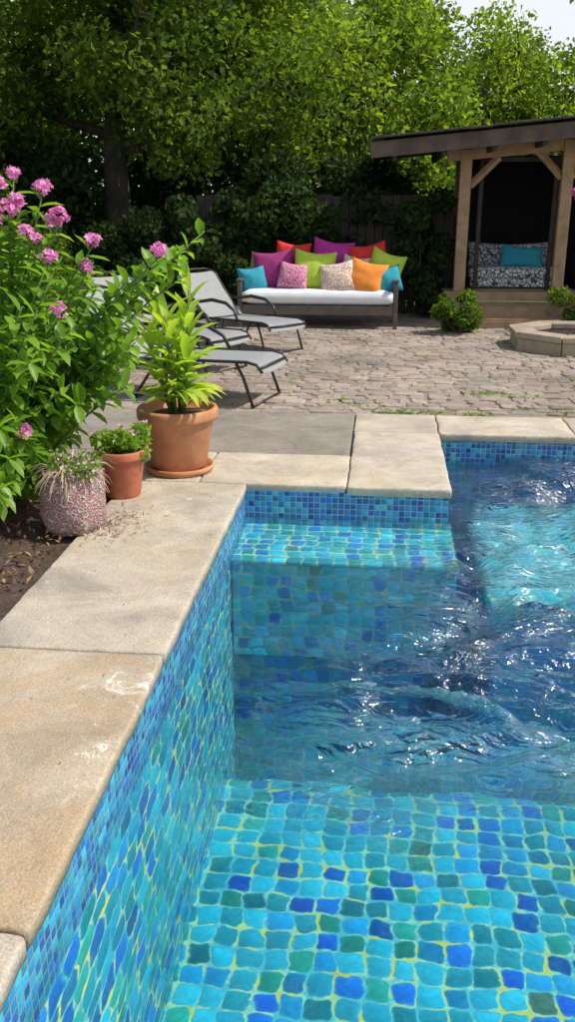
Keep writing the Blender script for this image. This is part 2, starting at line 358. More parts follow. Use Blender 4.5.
# ---------------------------------------------------------------- ground & patio
mb=MB(); B=200
xs=[-B,-.87,4.15,B]; ys=[-B,.42,6.58,B]
for i in range(3):
    for j in range(3):
        if i==1 and j==1: continue
        mb.add([(xs[i],ys[j],-.07),(xs[i+1],ys[j],-.07),(xs[i+1],ys[j+1],-.07),(xs[i],ys[j+1],-.07)],[(0,1,2,3)])
struct(mb.build('ground',M_ground))
mb=MB(); mb.add([(-9,7.0,-.011),(9,7.0,-.011),(9,15,-.011),(-9,15,-.011)],[(0,1,2,3)])
struct(mb.build('patio',M_joint))
mb=MB(); y=7.06; row=0
while y<13.9:
    d=random.uniform(.09,.17); x=-6+random.uniform(0,.2)
    while x<6.5:
        w=random.uniform(.10,.28); gx=random.uniform(.008,.02)
        dz=random.gauss(0,.003)+.006*noise.noise(Vector((x,y,0))); tl=random.gauss(0,.014); tw=random.gauss(0,.014)
        j=lambda s=.022: random.uniform(-s,s)
        wave=.06*math.sin(x*1.3+.5)+.06*noise.noise(Vector((x*1.5,y,3)))
        cx,cy=x+w/2,y+d/2+wave
        base=[(-1,-1),(1,-1),(1,1),(-1,1)]
        crn=[(cx+a*(w/2-gx/2)+j(),cy+b_*(d/2-.005)+j(.020)) for a,b_ in base]
        oc=[]
        for q in range(4):
            A=crn[q];Bn=crn[(q+1)%4]; c1=random.uniform(.08,.28); c2=random.uniform(.08,.28)
            oc.append((A[0]+(Bn[0]-A[0])*c1,A[1]+(Bn[1]-A[1])*c1)); oc.append((A[0]+(Bn[0]-A[0])*(1-c2),A[1]+(Bn[1]-A[1])*(1-c2)))
        def ring(k,z):
            r=[]
            for (px,py) in oc:
                qx=cx+(px-cx)*k; qy=cy+(py-cy)*k
                r.append((qx,qy,z+(qx-cx)*tl+(qy-cy)*tw+dz))
            return r
        vs=ring(1,-.05)+ring(.99,-.007)+ring(.89,-.001)
        fs=[]
        for q in range(8):
            q2=(q+1)%8; fs+=[(q,q2,8+q2,8+q),(8+q,8+q2,16+q2,16+q)]
        fs.append(tuple(range(16,24)))
        if random.random()>.03: mb.add(vs,fs)
        x+=w
    y+=d; row+=1
struct(mb.build('cobblestone_paving',M_cob,smooth=False))
def heightgrid(name,x0,x1,y0,y1,nx,ny,f,mat):
    vs=[(x0+(x1-x0)*i/nx,y0+(y1-y0)*j/ny,0) for j in range(ny+1) for i in range(nx+1)]
    vs=[(x,y,f(x,y)) for x,y,_ in vs]
    fs=[(j*(nx+1)+i,j*(nx+1)+i+1,(j+1)*(nx+1)+i+1,(j+1)*(nx+1)+i) for j in range(ny) for i in range(nx)]
    mb=MB(); mb.add(vs,fs); return mb.build(name,mat,smooth=True)
struct(heightgrid('garden_soil',-6,-1.46,-1,5.12,110,150,lambda x,y:-.035+.03*noise.noise(Vector((x*6,y*6,0)))+.02*noise.noise(Vector((x*19,y*19,4)))+.05*max(0,min(1,(-x-1.6)/1.2)),M_soil))
mb=MB(); 
for (x0,x1,y0,y1) in [(-1.30,-.18,5.79,7.03),(-2.55,-1.31,5.79,7.03),(-3.9,-2.56,5.79,7.03),(-5.2,-3.91,5.79,7.03),(-3.3,-1.78,5.14,5.775),(-5.2,-3.31,5.14,5.775)]:
    mb.box(((x0+x1)/2,(y0+y1)/2,-.04),(x1-x0,y1-y0,.07))
struct(mb.build('pavement',M_conc,bevel=.008))

# ---------------------------------------------------------------- pool
pool=empty('swimming_pool',(1.6,3.5,-.05),'mosaic tiled swimming pool with beige stone coping and a submerged bench','swimming pool')
PI=Matrix.Translation((-1.6,-3.5,.05))
def pp(o):
    o.parent=pool; o.matrix_parent_inverse=PI; return o
XL,XR,YN,YF=-.777,4.1,.5,6.45; XB,YB=.43,5.09
WL=-.20
mb=MB(); 
mb.box((XL-.1,2.8,-1.68),(.2,4.6,2.76))
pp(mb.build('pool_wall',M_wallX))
mb=MB(); mb.box((XL-.1,2.8,-.1725),(.2,4.6,.255)); pp(mb.build('waterline_mosaic',M_mosX))
mb=MB(); mb.box(((XL-.2+XB)/2,(YB+6.6)/2,-1.67),(XB-XL+.2,6.6-YB,2.8)); pp(mb.build('pool_wall',M_wallY))
mb=MB(); mb.box(((XL-.2+XB)/2,(YB+6.6)/2,-.158),(XB-XL+.2,6.6-YB,.222)); pp(mb.build('waterline_mosaic',M_mosY))
mb=MB(); mb.box(((XB+XR)/2+.1,YF+.1,-1.7),(XR-XB+.2,.2,2.8)); pp(mb.build('pool_wall',M_darkY))
mb=MB(); mb.box(((XB+XR)/2+.1,YF+.1,-.172),(XR-XB+.2,.2,.25)); pp(mb.build('waterline_mosaic',M_mosY))
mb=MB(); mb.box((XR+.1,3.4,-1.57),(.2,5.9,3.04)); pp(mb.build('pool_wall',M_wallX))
mb=MB(); mb.box(((XL+XR)/2,YN-.1,-1.57),(XR-XL+.4,.2,3.04)); pp(mb.build('pool_wall',M_wallY))
# shallow floor, far edge shaped wavy so the shadow line looks rippled
mb=MB(); N_=120; X0_,X1_=XL-.05,XR+.05
vs=[];fs=[]
for i in range(N_+1):
    x=X0_+(X1_-X0_)*i/N_; ye=4.30+.09*noise.noise(Vector((x*1.4,0,2)))+.05*noise.noise(Vector((x*4.5,0,7)))+.015*noise.noise(Vector((x*14,0,7)))
    vs+=[(x,.45,-3.3),(x,.45,-1.5),(x,ye-.06,-1.5),(x,ye-.02,-1.515),(x,ye,-1.56),(x,ye,-3.3)]
for i in range(N_):
    a=i*6
    for k in range(6): fs.append((a+k,a+6+k,a+6+(k+1)%6,a+(k+1)%6))
fs.append((0,1,2,3,4,5)); fs.append(tuple(N_*6+k for k in (5,4,3,2,1,0)))
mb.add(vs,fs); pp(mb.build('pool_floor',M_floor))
mb=MB(); mb.box(((XL+XR)/2,5.4,-3.15),(XR-XL+.1,2.3,.1)); pp(mb.build('deep_floor',M_deep))
BX=.455
mb=MB(); mb.box(((XL+BX)/2,(4.5+YB)/2,-.266),(BX-XL-.002,YB-4.5,.024)); pp(mb.build('bench_seat',M_bench,bevel=.008))
mb=MB(); mb.box(((XL+BX)/2,(4.51+YB)/2,-.559),(BX-XL-.012,YB-4.51,.56)); pp(mb.build('bench_front',M_wallY,bevel=.01))
mb=MB(); mb.box(((XL+.33)/2,(4.66+YB)/2,-1.95),(.33-XL,YB-4.66,2.2)); pp(mb.build('bench_base',M_darkY))
mb=MB(); mb.box(((.62+XR)/2,(4.36+5.75)/2,-.46),(XR-.62,1.39,.10)); pp(mb.build('added_ledge_top',M_added_ledge,bevel=.03))  # ledge added to make the lit turquoise patch in the water
mb=MB(); mb.box(((.65+XR)/2,(4.39+5.75)/2,-1.82),(XR-.65,1.35,2.62)); pp(mb.build('added_ledge_base',M_darkY))

# coping slabs
import bmesh
def slab(x0,x1,y0,y1,mi,h=.055):
    nx=max(2,int((x1-x0)/.05)); ny=max(2,int((y1-y0)/.05))
    bm=bmesh.new(); bmesh.ops.create_cube(bm,size=1)
    for v in bm.verts: v.co=Vector((v.co.x*(x1-x0),v.co.y*(y1-y0),v.co.z*h))
    bmesh.ops.bevel(bm,geom=[e for e in bm.edges if abs(e.verts[0].co.z-e.verts[1].co.z)>.01],offset=.016,segments=3,profile=.5,affect='EDGES')
    top=[e for e in bm.edges if e.verts[0].co.z>h*.49 and e.verts[1].co.z>h*.49]
    bmesh.ops.bevel(bm,geom=top,offset=.012,segments=3,profile=.5,affect='EDGES')
    cx,cy=(x0+x1)/2,(y0+y1)/2
    for i in range(1,nx): bmesh.ops.bisect_plane(bm,geom=bm.verts[:]+bm.edges[:]+bm.faces[:],plane_co=(-(x1-x0)/2+(x1-x0)*i/nx,0,0),plane_no=(1,0,0))
    for i in range(1,ny): bmesh.ops.bisect_plane(bm,geom=bm.verts[:]+bm.edges[:]+bm.faces[:],plane_co=(0,-(y1-y0)/2+(y1-y0)*i/ny,0),plane_no=(0,1,0))
    for v in bm.verts:
        w=v.co+Vector((cx,cy,0))
        v.co.x+=.005*noise.noise(w*5)+.004*noise.noise(w*17); v.co.y+=.005*noise.noise(w*5+Vector((9,0,0)))+.004*noise.noise(w*19)
        if v.co.z>0: v.co.z+=.002*noise.noise(w*4+Vector((0,5,0)))
    me=bpy.data.meshes.new('coping_slab'); bm.to_mesh(me); bm.free(); me.materials.append(M_cop[mi])
    me.polygons.foreach_set('use_smooth',[True]*len(me.polygons))
    o=bpy.data.objects.new('coping_slab',me); col.objects.link(o); o.location=(cx,cy,-h/2); pp(o); return o
g_=.006
slab(-1.49,-.765,2.935+g_,5.085,0)
slab(-1.49,-.765,1.58+g_,2.93,1)
slab(-1.49,-.765,.2,1.575,0)
slab(-1.06,-.172,5.095,5.775,2)
slab(-1.77,-1.066,5.10,5.775,0)
slab(-.166,.445,5.08,6.44,2)
slab(-.172,.445,6.447,7.03,0)
slab(.451,1.42,6.435,7.03,2)
slab(1.426,2.4,6.435,7.03,0)
slab(2.406,3.4,6.435,7.03,1)
slab(3.406,4.6,6.435,7.03,2)
for k in range(4): slab(4.08,4.75,.2+k*1.55,1.745+k*1.55,k%3)
for k in range(4): slab(-.76+k*1.2,.434+k*1.2,-.15,.51,k%3)

# water
nx,ny=220,290; x0,x1,y0,y1=XL-.05,XR+.05,YN-.05,YF+.05
def sst(a,b_,v):
    t=max(0,min(1,(v-a)/(b_-a))); return t*t*(3-2*t)
def wz(x,y):
    ye=y+.5*noise.noise(Vector((x*.9,y*.9,8)))
    a=.05+.95*sst(1.95,2.85,ye)*(.27+.73*sst(-.60,.20,x-.30*(y-2.7)))
    if y>YB-.9: a*=1-.50*(1-sst(.35,.7,x))*sst(YB-.9,YB-.5,y)
    v=Vector((x*1.5,y*2.2,0)); wv=Vector((noise.noise(v),noise.noise(v+Vector((7,3,1))),0))
    r1=1-abs(noise.noise(Vector((x*1.7,y*3.4,2))+wv*1.6))*2
    h=.055*noise.noise(Vector((x*1.7,y*3.0,1))+wv*1.2)+.052*r1+.046*noise.noise(Vector((x*3.6,y*6.2,5))+wv*2.0)+.015*noise.noise(Vector((x*8,y*14,9))+wv*2.4)
    return WL+a*(h-.028)
vs=[(x0+(x1-x0)*i/nx,y0+(y1-y0)*j/ny) for j in range(ny+1) for i in range(nx+1)]
vs=[(x,y,wz(x,y)) for x,y in vs]
W=nx+1
fs=[(j*W+i,j*W+i+1,(j+1)*W+i+1,(j+1)*W+i) for j in range(ny) for i in range(nx)]
n0=len(vs); vs+=[(x0,y0,-3.35),(x1,y0,-3.35),(x1,y1,-3.35),(x0,y1,-3.35)]
fs.append((n0+3,n0+2,n0+1,n0))
fs.append(tuple([n0,n0+1]+[i for i in range(nx,-1,-1)]))
fs.append(tuple([n0+2,n0+3]+[ny*W+i for i in range(0,nx+1)]))
fs.append(tuple([n0+1,n0+2]+[j*W+nx for j in range(ny,-1,-1)]))
fs.append(tuple([n0+3,n0]+[j*W for j in range(0,ny+1)]))
mb=MB(); mb.add(vs,fs); wo=mb.build('water',M_water,smooth=True); struct(wo)
wo.data.polygons.foreach_set('use_smooth',[True]*(nx*ny)+[False]*5)

# ---------------------------------------------------------------- pots & plants
def pot(loc,R,H,mat,name,label,saucer=False):
    e=empty(name,loc,label,'plant pot')
    mb=MB(); z0=.03 if saucer else 0
    mb.lathe([(.58*R,z0),(.65*R,z0),(.69*R,z0+.01),(.89*R,z0+H*.78),(.90*R,z0+H*.80),(1.0*R,z0+H*.815),(1.02*R,z0+H*.86),(1.02*R,z0+H*.96),(.99*R,z0+H),(.92*R,z0+H),(.89*R,z0+H*.97),(.86*R,z0+H*.88)],n=48,wob=.01)
    mb.build('pot_body',mat,e,smooth=True)
    mb=MB(); mb.lathe([(.86*R,z0+H*.86),(.5*R,z0+H*.9),(.05*R,z0+H*.9)],n=24,wob=.05); mb.build('potting_soil',M_soil,e,smooth=True)
    if saucer:
        mb=MB(); mb.lathe([(.72*R,0),(.84*R,.006),(.88*R,.042),(.84*R,.045),(.80*R,.02),(.1*R,.018)],n=48); mb.build('saucer',mat,e,smooth=True)
    return e
p1=pot((-1.226,5.33,.0),.245,.375,M_terra,'flower_pot','large terracotta pot on a saucer holding a tall green plant',True)
pl=empty('potted_plant',(-1.226,5.33,.365),'tall bright green plant with long lance leaves in the terracotta pot','plant')
st=MB(); lf=MB()
for s in range(7):
    a=s*1.1+.3; top=Vector((.13*math.cos(a)-.03,.09*math.sin(a),(.76,.50,.66,.44,.60,.36,.52)[s])); b0=Vector((.04*math.cos(a),.04*math.sin(a),0))
    pts=[b0.lerp(top,t) for t in (0,.33,.66,1)]
    st.tube(pts,[.012,.01,.008,.004],6)
    n=16
    for k in range(n):
        t=.12+.88*k/n; q=b0.lerp(top,t); an=k*2.4+s; el=.50+.8*t**2
        d=Vector((math.cos(an)*math.cos(el),math.sin(an)*math.cos(el),math.sin(el)))
        lf.leaf(q,d,random.uniform(.18,.30),random.uniform(.048,.070),random.uniform(.5,1.0),seg=5)
for k in range(12):
    an=random.uniform(-1.2,.7); d=Vector((math.cos(an),math.sin(an),.6)); lf.leaf((0,0,.10),d,random.uniform(.3,.42),.058,1.2,seg=6)
st.build('stem',M_stem,pl,True); lf.build('foliage',L_strap,pl,True)

p2=pot((-1.44,4.80,.0),.145,.275,M_terra2,'flower_pot','small red terracotta pot with tiny trailing flowers')
pl2=empty('potted_plant',(-1.44,4.80,.24),'low leafy bedding plant with pale pink flowers in the small pot','plant')
bl=[(random.uniform(-.12,.12),random.uniform(-.1,.1),random.uniform(.0,.14),.06) for _ in range(16)]
leaf_cloud('foliage',blob_points(bl,1600),.035,.02,L_ole,pl2)
o=leaf_cloud('blossom_scatter',blob_points([(b[0],b[1],b[2]+.03,.06) for b in bl],90),.022,.02,F_pink,pl2); o['kind']='stuff'

# pink woven planter
m,nt,b,o=new_mat('pink_woven'); M_pink=m
oc=objco(nt)
nn=nt.nodes.new('ShaderNodeTexNoise'); nn.inputs['Scale'].default_value=22; nt.links.new(oc,nn.inputs['Vector'])
vm=nt.nodes.new('ShaderNodeVectorMath'); vm.operation='MULTIPLY_ADD'; nt.links.new(nn.outputs[1],vm.inputs[0]); vm.inputs[1].default_value=(.05,.05,.05); nt.links.new(oc,vm.inputs[2])
v=nt.nodes.new('ShaderNodeTexVoronoi'); v.feature='DISTANCE_TO_EDGE'; v.inputs['Scale'].default_value=50; nt.links.new(vm.outputs[0],v.inputs['Vector'])
f=ramp_(nt,v.outputs['Distance'],[(.04,g(1)),(.18,g(0))])
base=ramp_(nt,noise_(nt,16,6,.75,oc),[(.35,(.22,.08,.07)),(.5,(.42,.16,.17)),(.6,(.22,.16,.11)),(.72,(.55,.30,.30))])
nt.links.new(mix_(nt,math_(nt,'MULTIPLY',f,.9),base,(.66,.55,.52)),b.inputs['Base Color']); b.inputs['Roughness'].default_value=.8
bump_(nt,b,f,1.0,.02)
e=empty('planter',(-1.535,4.23,-.005),'round pink and white woven planter beside the flower bed','planter')
mb=MB(); H=.33;R=.155
mb.lathe([(.70*R,0),(.84*R,.006),(1.0*R,.05),(1.08*R,.12),(1.07*R,.19),(.99*R,.26),(.90*R,.30),(.93*R,.32),(.86*R,.325),(.82*R,.28)],n=60,wob=.10); mb.build('planter_body',M_pink,e,True)
mb=MB(); mb.lathe([(.84*R,.275),(.4*R,.29),(.05*R,.29)],n=24); mb.build('potting_soil',M_soil,e,True)
e=empty('potted_plant',(-1.535,4.23,.28),'wispy small plant with pale frilly flowers in the pink planter','plant')
mb=MB()
for k in range(150):
    an=random.uniform(0,6.283); d=Vector((math.cos(an),math.sin(an),random.uniform(.3,1.6)))
    mb.leaf((.05*math.cos(an),.05*math.sin(an),.02),d,random.uniform(.12,.22),random.uniform(.004,.009),random.uniform(1.5,3),seg=4,fold=0)
mb.build('dry_stalks',M_straw,e,True)
bl=[(random.uniform(-.12,.12),random.uniform(-.12,.12),random.uniform(.0,.08),.06) for _ in range(14)]
leaf_cloud('foliage',blob_points(bl,700),.04,.012,L_weed,e)
o=leaf_cloud('blossom_scatter',blob_points(bl,300),.018,.016,F_pale,e); o['kind']='stuff'
M_debris=simple('dry_petals',(.40,.28,.24),.9,.3,20,0,island=.5)
C=np.stack([RS.normal(-1.38,.09,380),RS.normal(4.30,.13,380),RS.uniform(.003,.014,380)],1)
C=C[(C[:,0]<-1.0)]
o=leaf_cloud('fallen_petals',C,.035,.006,M_debris,None,up=3,bend=.1); o['kind']='stuff'
M_leafl=simple('dry_leaves',(.22,.13,.06),.9,.4,20,0,island=.5)
C=np.stack([RS.uniform(-1.45,-.85,26),RS.uniform(1.3,5.0,26),RS.uniform(.003,.006,26)],1)
o=leaf_cloud('leaf_litter',C,.014,.007,M_leafl,None,up=8,bend=.05); o['kind']='stuff'

# oleander
ole=empty('oleander_bush',(-2.05,4.6,0),'tall oleander bush with pink flower clusters beside the coping','bush')
OB=Vector((-2.05,4.6,0)); st=MB(); lf=MB()
def branch(b0,tip,nl,sag=.1,start=.35,ls=1):
    mid=b0.lerp(tip,.5)+Vector((-.10 if tip.x>-1.7 else 0,0,sag))+Vector((random.uniform(-.06,.06),random.uniform(-.06,.06),0))
    pts=[]
    for i in range(7):
        t=i/6; pts.append(b0*(1-t)**2+mid*2*t*(1-t)+tip*t*t)
    st.tube([q-OB for q in pts],[.012-.0085*i/6 for i in range(7)],5)
    for k in range(nl):
        t=start+(1-start)*k/nl; i=min(5,int(t*6)); q=pts[i].lerp(pts[i+1],t*6-i); ax=(pts[i+1]-pts[i]).normalized()
        an=k*2.4+random.random(); perp=ax.orthogonal().normalized(); perp=Matrix.Rotation(an,3,ax)@perp
        d=ax*random.uniform(.2,.8)+perp
        if q.z<.52 and q.x>-1.60 and q.y>4.1: continue
        lf.leaf(q-OB,d,random.uniform(.085,.130)*ls,random.uniform(.040,.058)*ls,random.uniform(.2,.8),seg=3)
for s in range(160):
    a=random.uniform(0,2*math.pi); r=.84*math.sqrt(random.random()); z=random.uniform(.15,1.0)*(1.66-.55*r)
    if z<.2: z=.2
    tip=Vector((-2.05+r*math.cos(a)*.98,4.6+r*math.sin(a)*.85,z))
    if tip.z<.65 and tip.x>-1.66: tip.x=-1.70-random.random()*.3
    b0=Vector((-2.15+.20*math.cos(a)*r,4.6+.25*math.sin(a),.0)); branch(b0,tip,28,.12,.22)
extra=[(-.97,5.05,1.44),(-1.05,4.95,1.22),(-1.12,4.8,1.33),(-1.25,4.7,1.05),(-1.05,4.9,1.36),(-1.6,4.0,.9),(-1.75,3.9,.6),(-1.32,4.7,.82),(-1.36,4.6,.74),(-1.42,4.5,.66),(-1.5,4.4,.62),(-1.45,4.7,.8),(-1.55,4.5,.6),
 (-1.28,4.6,1.22),(-1.30,4.5,1.0),(-1.75,4.0,.42),(-1.75,3.85,.3),(-1.32,4.55,1.15),(-1.72,4.1,.5),(-1.8,3.95,.25),(-1.7,4.2,.4),(-1.72,4.35,.3)]
for t in extra: branch(Vector((-2.0,4.55,.1)),Vector(t),38,.18,.25)
FL=[(-1.85,4.42,1.68),(-1.76,4.43,1.60),(-1.554,4.42,1.53),(-1.40,4.42,1.42),(-1.66,4.5,1.66),(-1.85,4.35,1.5),(-1.60,4.35,1.345),(-1.45,4.45,1.29),(-1.555,4.32,1.10),(-1.12,4.6,1.36),(-1.70,4.1,.54),(-1.80,4.4,1.56),(-1.66,4.38,1.42),(-1.80,4.5,1.72),(-1.60,4.45,1.50),(-1.72,4.4,1.46)]
for q in FL: branch(Vector((-2.05,4.6,.2)),Vector(q)-Vector((0,0,.03)),28,.1,.3)
st.build('stem',M_stem,ole,True); lf.build('foliage',L_ole,ole,True)
for q in FL:
    mb=MB(); R=random.uniform(.028,.047); Q=Vector(q)
    for k in range(int(R*560)):
        d=Vector((random.gauss(0,1.1),random.gauss(0,1),random.gauss(.3,.9))).normalized(); c=d*R*random.uniform(.4,1.05)
        c.z*=.8
        d=(d+Vector((random.gauss(0,.35),random.gauss(0,.35),random.gauss(0,.35)))).normalized()
        a1=d.orthogonal().normalized()
        for p_ in range(5):
            pd=Matrix.Rotation(p_*1.257+k+random.uniform(-.2,.2),3,d)@a1; mb.leaf(c,pd+d*random.uniform(.1,.7),random.uniform(.017,.025),.016,.1,up=d,seg=2)
    o=mb.build('flower_cluster',F_pink,ole,True,loc=Q-OB)

# ---------------------------------------------------------------- loungers
def make_lounger():
    fr=MB(); w=.31
    prof=[(-.02,.30),(.03,.365),(.12,.385),(.6,.375),(1.18,.36)]
    back=[(1.18,.36),(1.36,.48),(1.58,.68),(1.74,.86)]
    for sgn in(-1,1):
        y=sgn*w
        fr.tube([(a,y,z) for a,z in prof],.014); fr.tube([(a,y,z) for a,z in back]+[(1.78,y*.92,.90)],.014)
        fr.tube([(.22,y,.37),(.15,y*1.03,.25),(.06,y*1.05,.0)],.014)
        fr.tube([(.95,y,.365),(1.08,y*1.03,.2),(1.22,y*1.05,.0)],.014)
        fr.tube([(1.5,y,.61),(1.58,y,.35),(1.66,y*1.02,.0)],.012)
    for x_,z_ in((.06,.01),(1.22,.01),(.0,.34),(1.18,.35)): fr.tube([(x_,-w,z_),(x_,w,z_)],.012)
    fr.tube([(1.78,-w*.92,.90),(1.80,-w*.5,.93),(1.80,w*.5,.93),(1.78,w*.92,.90)],.014)
    arm=MB()
    for sgn in(-1,1):
        y=sgn*(w+.03)
        arm.tube([(.55,y,.37),(.62,y,.50),(.78,y,.58),(1.05,y,.60),(1.3,y,.56),(1.46,y,.575)],[.016,.018,.022,.024,.022,.016])
    def sheet(pr,half,th=.008):
        m2=MB(); vs=[];n=len(pr)
        fine=[]
        for i in range(n-1):
            for k in range(4): t=k/4; fine.append((pr[i][0]*(1-t)+pr[i+1][0]*t,pr[i][1]*(1-t)+pr[i+1][1]*t))
        fine.append(pr[-1]); n=len(fine); M=7
        for s2 in(0,1):
            for i,(a,z) in enumerate(fine):
                for k in range(M):
                    yy=-half+2*half*k/(M-1); sg=.018*(1-(yy/half)**2); vs.append((a,yy,z-sg-s2*th))
        fs=[]
        for i in range(n-1):
            for k in range(M-1):
                q=(i*M+k,i*M+k+1,(i+1)*M+k+1,(i+1)*M+k); fs.append(q); o2=n*M; fs.append(tuple(x+o2 for x in q[::-1]))
        m2.add(vs,fs); return m2
    return fr,arm,sheet(prof,w-.008),sheet(back+[(1.78,.90)],w-.01)
fr,arm,se,bk=make_lounger()
parts=None
LG='sling sun loungers on the patio'
def place(loc,ang,label,sc=1):
    global parts
    e=empty('sun_lounger',loc,label,'sun lounger',LG,ang); e.scale=(sc,sc,sc)
    if parts is None:
        parts=[fr.build('frame',M_metal,e,True),arm.build('armrest',M_metal,e,True),se.build('seat',M_sling,e,True),bk.build('backrest',M_sling,e,True)]
    else:
        for p_ in parts:
            c_=p_.copy(); c_.parent=e; col.objects.link(c_)
    return e
place((-.88,7.42,0),math.radians(166),'dark metal lounger with pale grey sling beside the potted plants',.95)
place((-1.02,9.95,0),math.radians(140),'dark metal lounger with pale grey sling near the sofa',.88)
place((-1.45,8.75,0),math.radians(150),'dark metal lounger with pale grey sling in the lounger row',.94)

# ---------------------------------------------------------------- sofa
SX0,SX1,SY0,SY1=-1.90,.22,11.95,12.75
sofa=empty('outdoor_sofa',((SX0+SX1)/2,(SY0+SY1)/2,0),'dark wooden garden sofa with white seat cushion and colourful pillows','sofa')
hw=(SX1-SX0)/2; hd=(SY1-SY0)/2
for sx in(-1,1):
    for sy in(-1,1):
        mb=MB(); mb.box((sx*(hw-.04),sy*(hd-.04),.30 if sy<0 else .36),(.055,.055,.60 if sy<0 else .72)); mb.build('leg',M_sofaw,sofa,bevel=.006)
mb=MB(); mb.box((0,-hd+.03,.235),(2*hw-.15,.035,.12)); mb.box((0,hd-.05,.235),(2*hw-.15,.035,.13)); mb.box((0,0,.28),(2*hw-.16,2*hd-.12,.03)); mb.build('seat_frame',M_sofaw,sofa,bevel=.005)
for sx in(-1,1):
    mb=MB(); mb.box((sx*(hw-.04),0,.615),(.075,2*hd+.02,.025))
    for k in range(5): mb.box((sx*(hw-.04),-hd+.13+k*.135,.435),(.022,.06,.33))
    mb.build('armrest',M_sofaw,sofa,bevel=.005)
mb=MB(); mb.box((0,hd-.04,.70),(2*hw-.1,.05,.05))
for k in range(15): mb.box((-hw+.14+k*.132,hd-.04,.49),(.07,.022,.38))
mb.build('backrest',M_sofaw,sofa,bevel=.005)

def pillow_mesh(w,h,t,nn=16,puff=.42):
    vs=[];fs=[]
    for s in(1,-1):
        for j in range(nn+1):
            for i in range(nn+1):
                u=-1+2*i/nn; v=-1+2*j/nn
                e_=max(0,(1-u**4)*(1-v**4))**puff*(.72+.28*(1-u*u)*(1-v*v))
                pin=1-.05*(1-abs(u*v))*(abs(u)**6+abs(v)**6)
                wr=.012*noise.noise(Vector((u*2.2,v*2.2,w*50)))*(1 if e_>0 else 0)
                vs.append((u*w/2*pin,s*(t/2*e_+wr*s) ,v*h/2*pin-.035*(1-u*u)*(v>0)*v))
    N=(nn+1)**2
    for j in range(nn):
        for i in range(nn):
            a=j*(nn+1)+i; q=(a,a+1,a+nn+2,a+nn+1); fs.append(q); fs.append(tuple(x+N for x in q[::-1]))
    mb=MB(); mb.add(vs,fs); return mb
def cushion_box(w,d,h,mat,name,parent,loc):
    mb=MB(); n=24; m_=10; vs=[];fs=[]
    for s in(1,-1):
        for j in range(m_+1):
            for i in range(n+1):
                u=-1+2*i/n; v=-1+2*j/m_
                e_=max(0,(1-abs(u)**18)*(1-abs(v)**8))**.4
                vs.append((u*w/2,v*d/2,s*h/2*(.55+.45*e_)+ (.008*noise.noise(Vector((u*6,v*3,1))) if s>0 else 0)))
    N=(n+1)*(m_+1)
    for j in range(m_):
        for i in range(n):
            a=j*(n+1)+i; q=(a,a+1,a+n+2,a+n+1); fs.append(q); fs.append(tuple(x+N for x in q[::-1]))
    ed=[i for i in range(n+1)]+[j*(n+1)+n for j in range(1,m_+1)]+[m_*(n+1)+i for i in range(n-1,-1,-1)]+[j*(n+1) for j in range(m_-1,0,-1)]
    for k in range(len(ed)): a,b_=ed[k],ed[(k+1)%len(ed)]; fs.append((a,a+N,b_+N,b_))
    mb.add(vs,fs); return mb.build(name,mat,parent,True,loc=loc)
cushion_box(2*hw-.15,2*hd-.10,.20,M_white,'seat_cushion',sofa,(0,-.04,.395))
def cloth(name,c): return simple(name,c,.85,.12,14,.45,.006)
def pattern(name,a,b_,sc,soft=.14,lo=.06):
    m,nt,b,o=new_mat(name)
    oc=objco(nt); nn=nt.nodes.new('ShaderNodeTexNoise'); nn.inputs['Scale'].default_value=9; nt.links.new(oc,nn.inputs['Vector'])
    vm=nt.nodes.new('ShaderNodeVectorMath'); vm.operation='MULTIPLY_ADD'; nt.links.new(nn.outputs[1],vm.inputs[0]); vm.inputs[1].default_value=(.08,.08,.08); nt.links.new(oc,vm.inputs[2])
    v=nt.nodes.new('ShaderNodeTexVoronoi'); v.feature='DISTANCE_TO_EDGE'; v.inputs['Scale'].default_value=sc; nt.links.new(vm.outputs[0],v.inputs['Vector'])
    f=ramp_(nt,v.outputs['Distance'],[(lo,g(0)),(soft,g(1))]); nt.links.new(mix_(nt,f,a,b_),b.inputs['Base Color']); b.inputs['Roughness'].default_value=.85; return m
CC={'teal':cloth('cloth_teal',(.02,.28,.36)),'purple':cloth('cloth_purple',(.26,.02,.14)),'red':cloth('cloth_red',(.60,.03,.02)),'lime':cloth('cloth_lime',(.40,.56,.05)),
 'magenta':cloth('cloth_magenta',(.42,.02,.24)),'orange':cloth('cloth_orange',(.76,.24,.03)),'pinkpat':pattern('cloth_pink_pattern',(.42,.07,.20),(.66,.36,.42),30),
 'creampat':pattern('cloth_cream_pattern',(.50,.30,.24),(.70,.60,.50),24),'olive':cloth('cloth_olive',(.20,.28,.06))}
names={'teal':'teal','purple':'deep purple','red':'bright red','lime':'lime green','magenta':'magenta','orange':'orange','pinkpat':'pink patterned','creampat':'cream patterned','olive':'olive green'}
PL=[('teal',-1.72,12.22,.61,.34,.34,-8),
 ('olive',-1.60,12.50,.73,.38,.22,8),
 ('red',-1.22,12.60,.85,.44,.14,4),
 ('purple',-1.44,12.36,.73,.50,.30,-6),
 ('pinkpat',-1.17,12.20,.66,.36,.38,7),
 ('magenta',-.68,12.58,.85,.50,.16,8),
 ('lime',-.90,12.30,.73,.50,.30,5),
 ('creampat',-.58,12.16,.64,.44,.42,-10),
 ('red',-.20,12.58,.83,.46,.16,-8),
 ('creampat',-.36,12.42,.74,.34,.25,8),
 ('orange',-.22,12.16,.65,.46,.42,13),
 ('lime',.04,12.42,.76,.42,.24,18),
 ('teal',.06,12.20,.62,.34,.34,-9)]
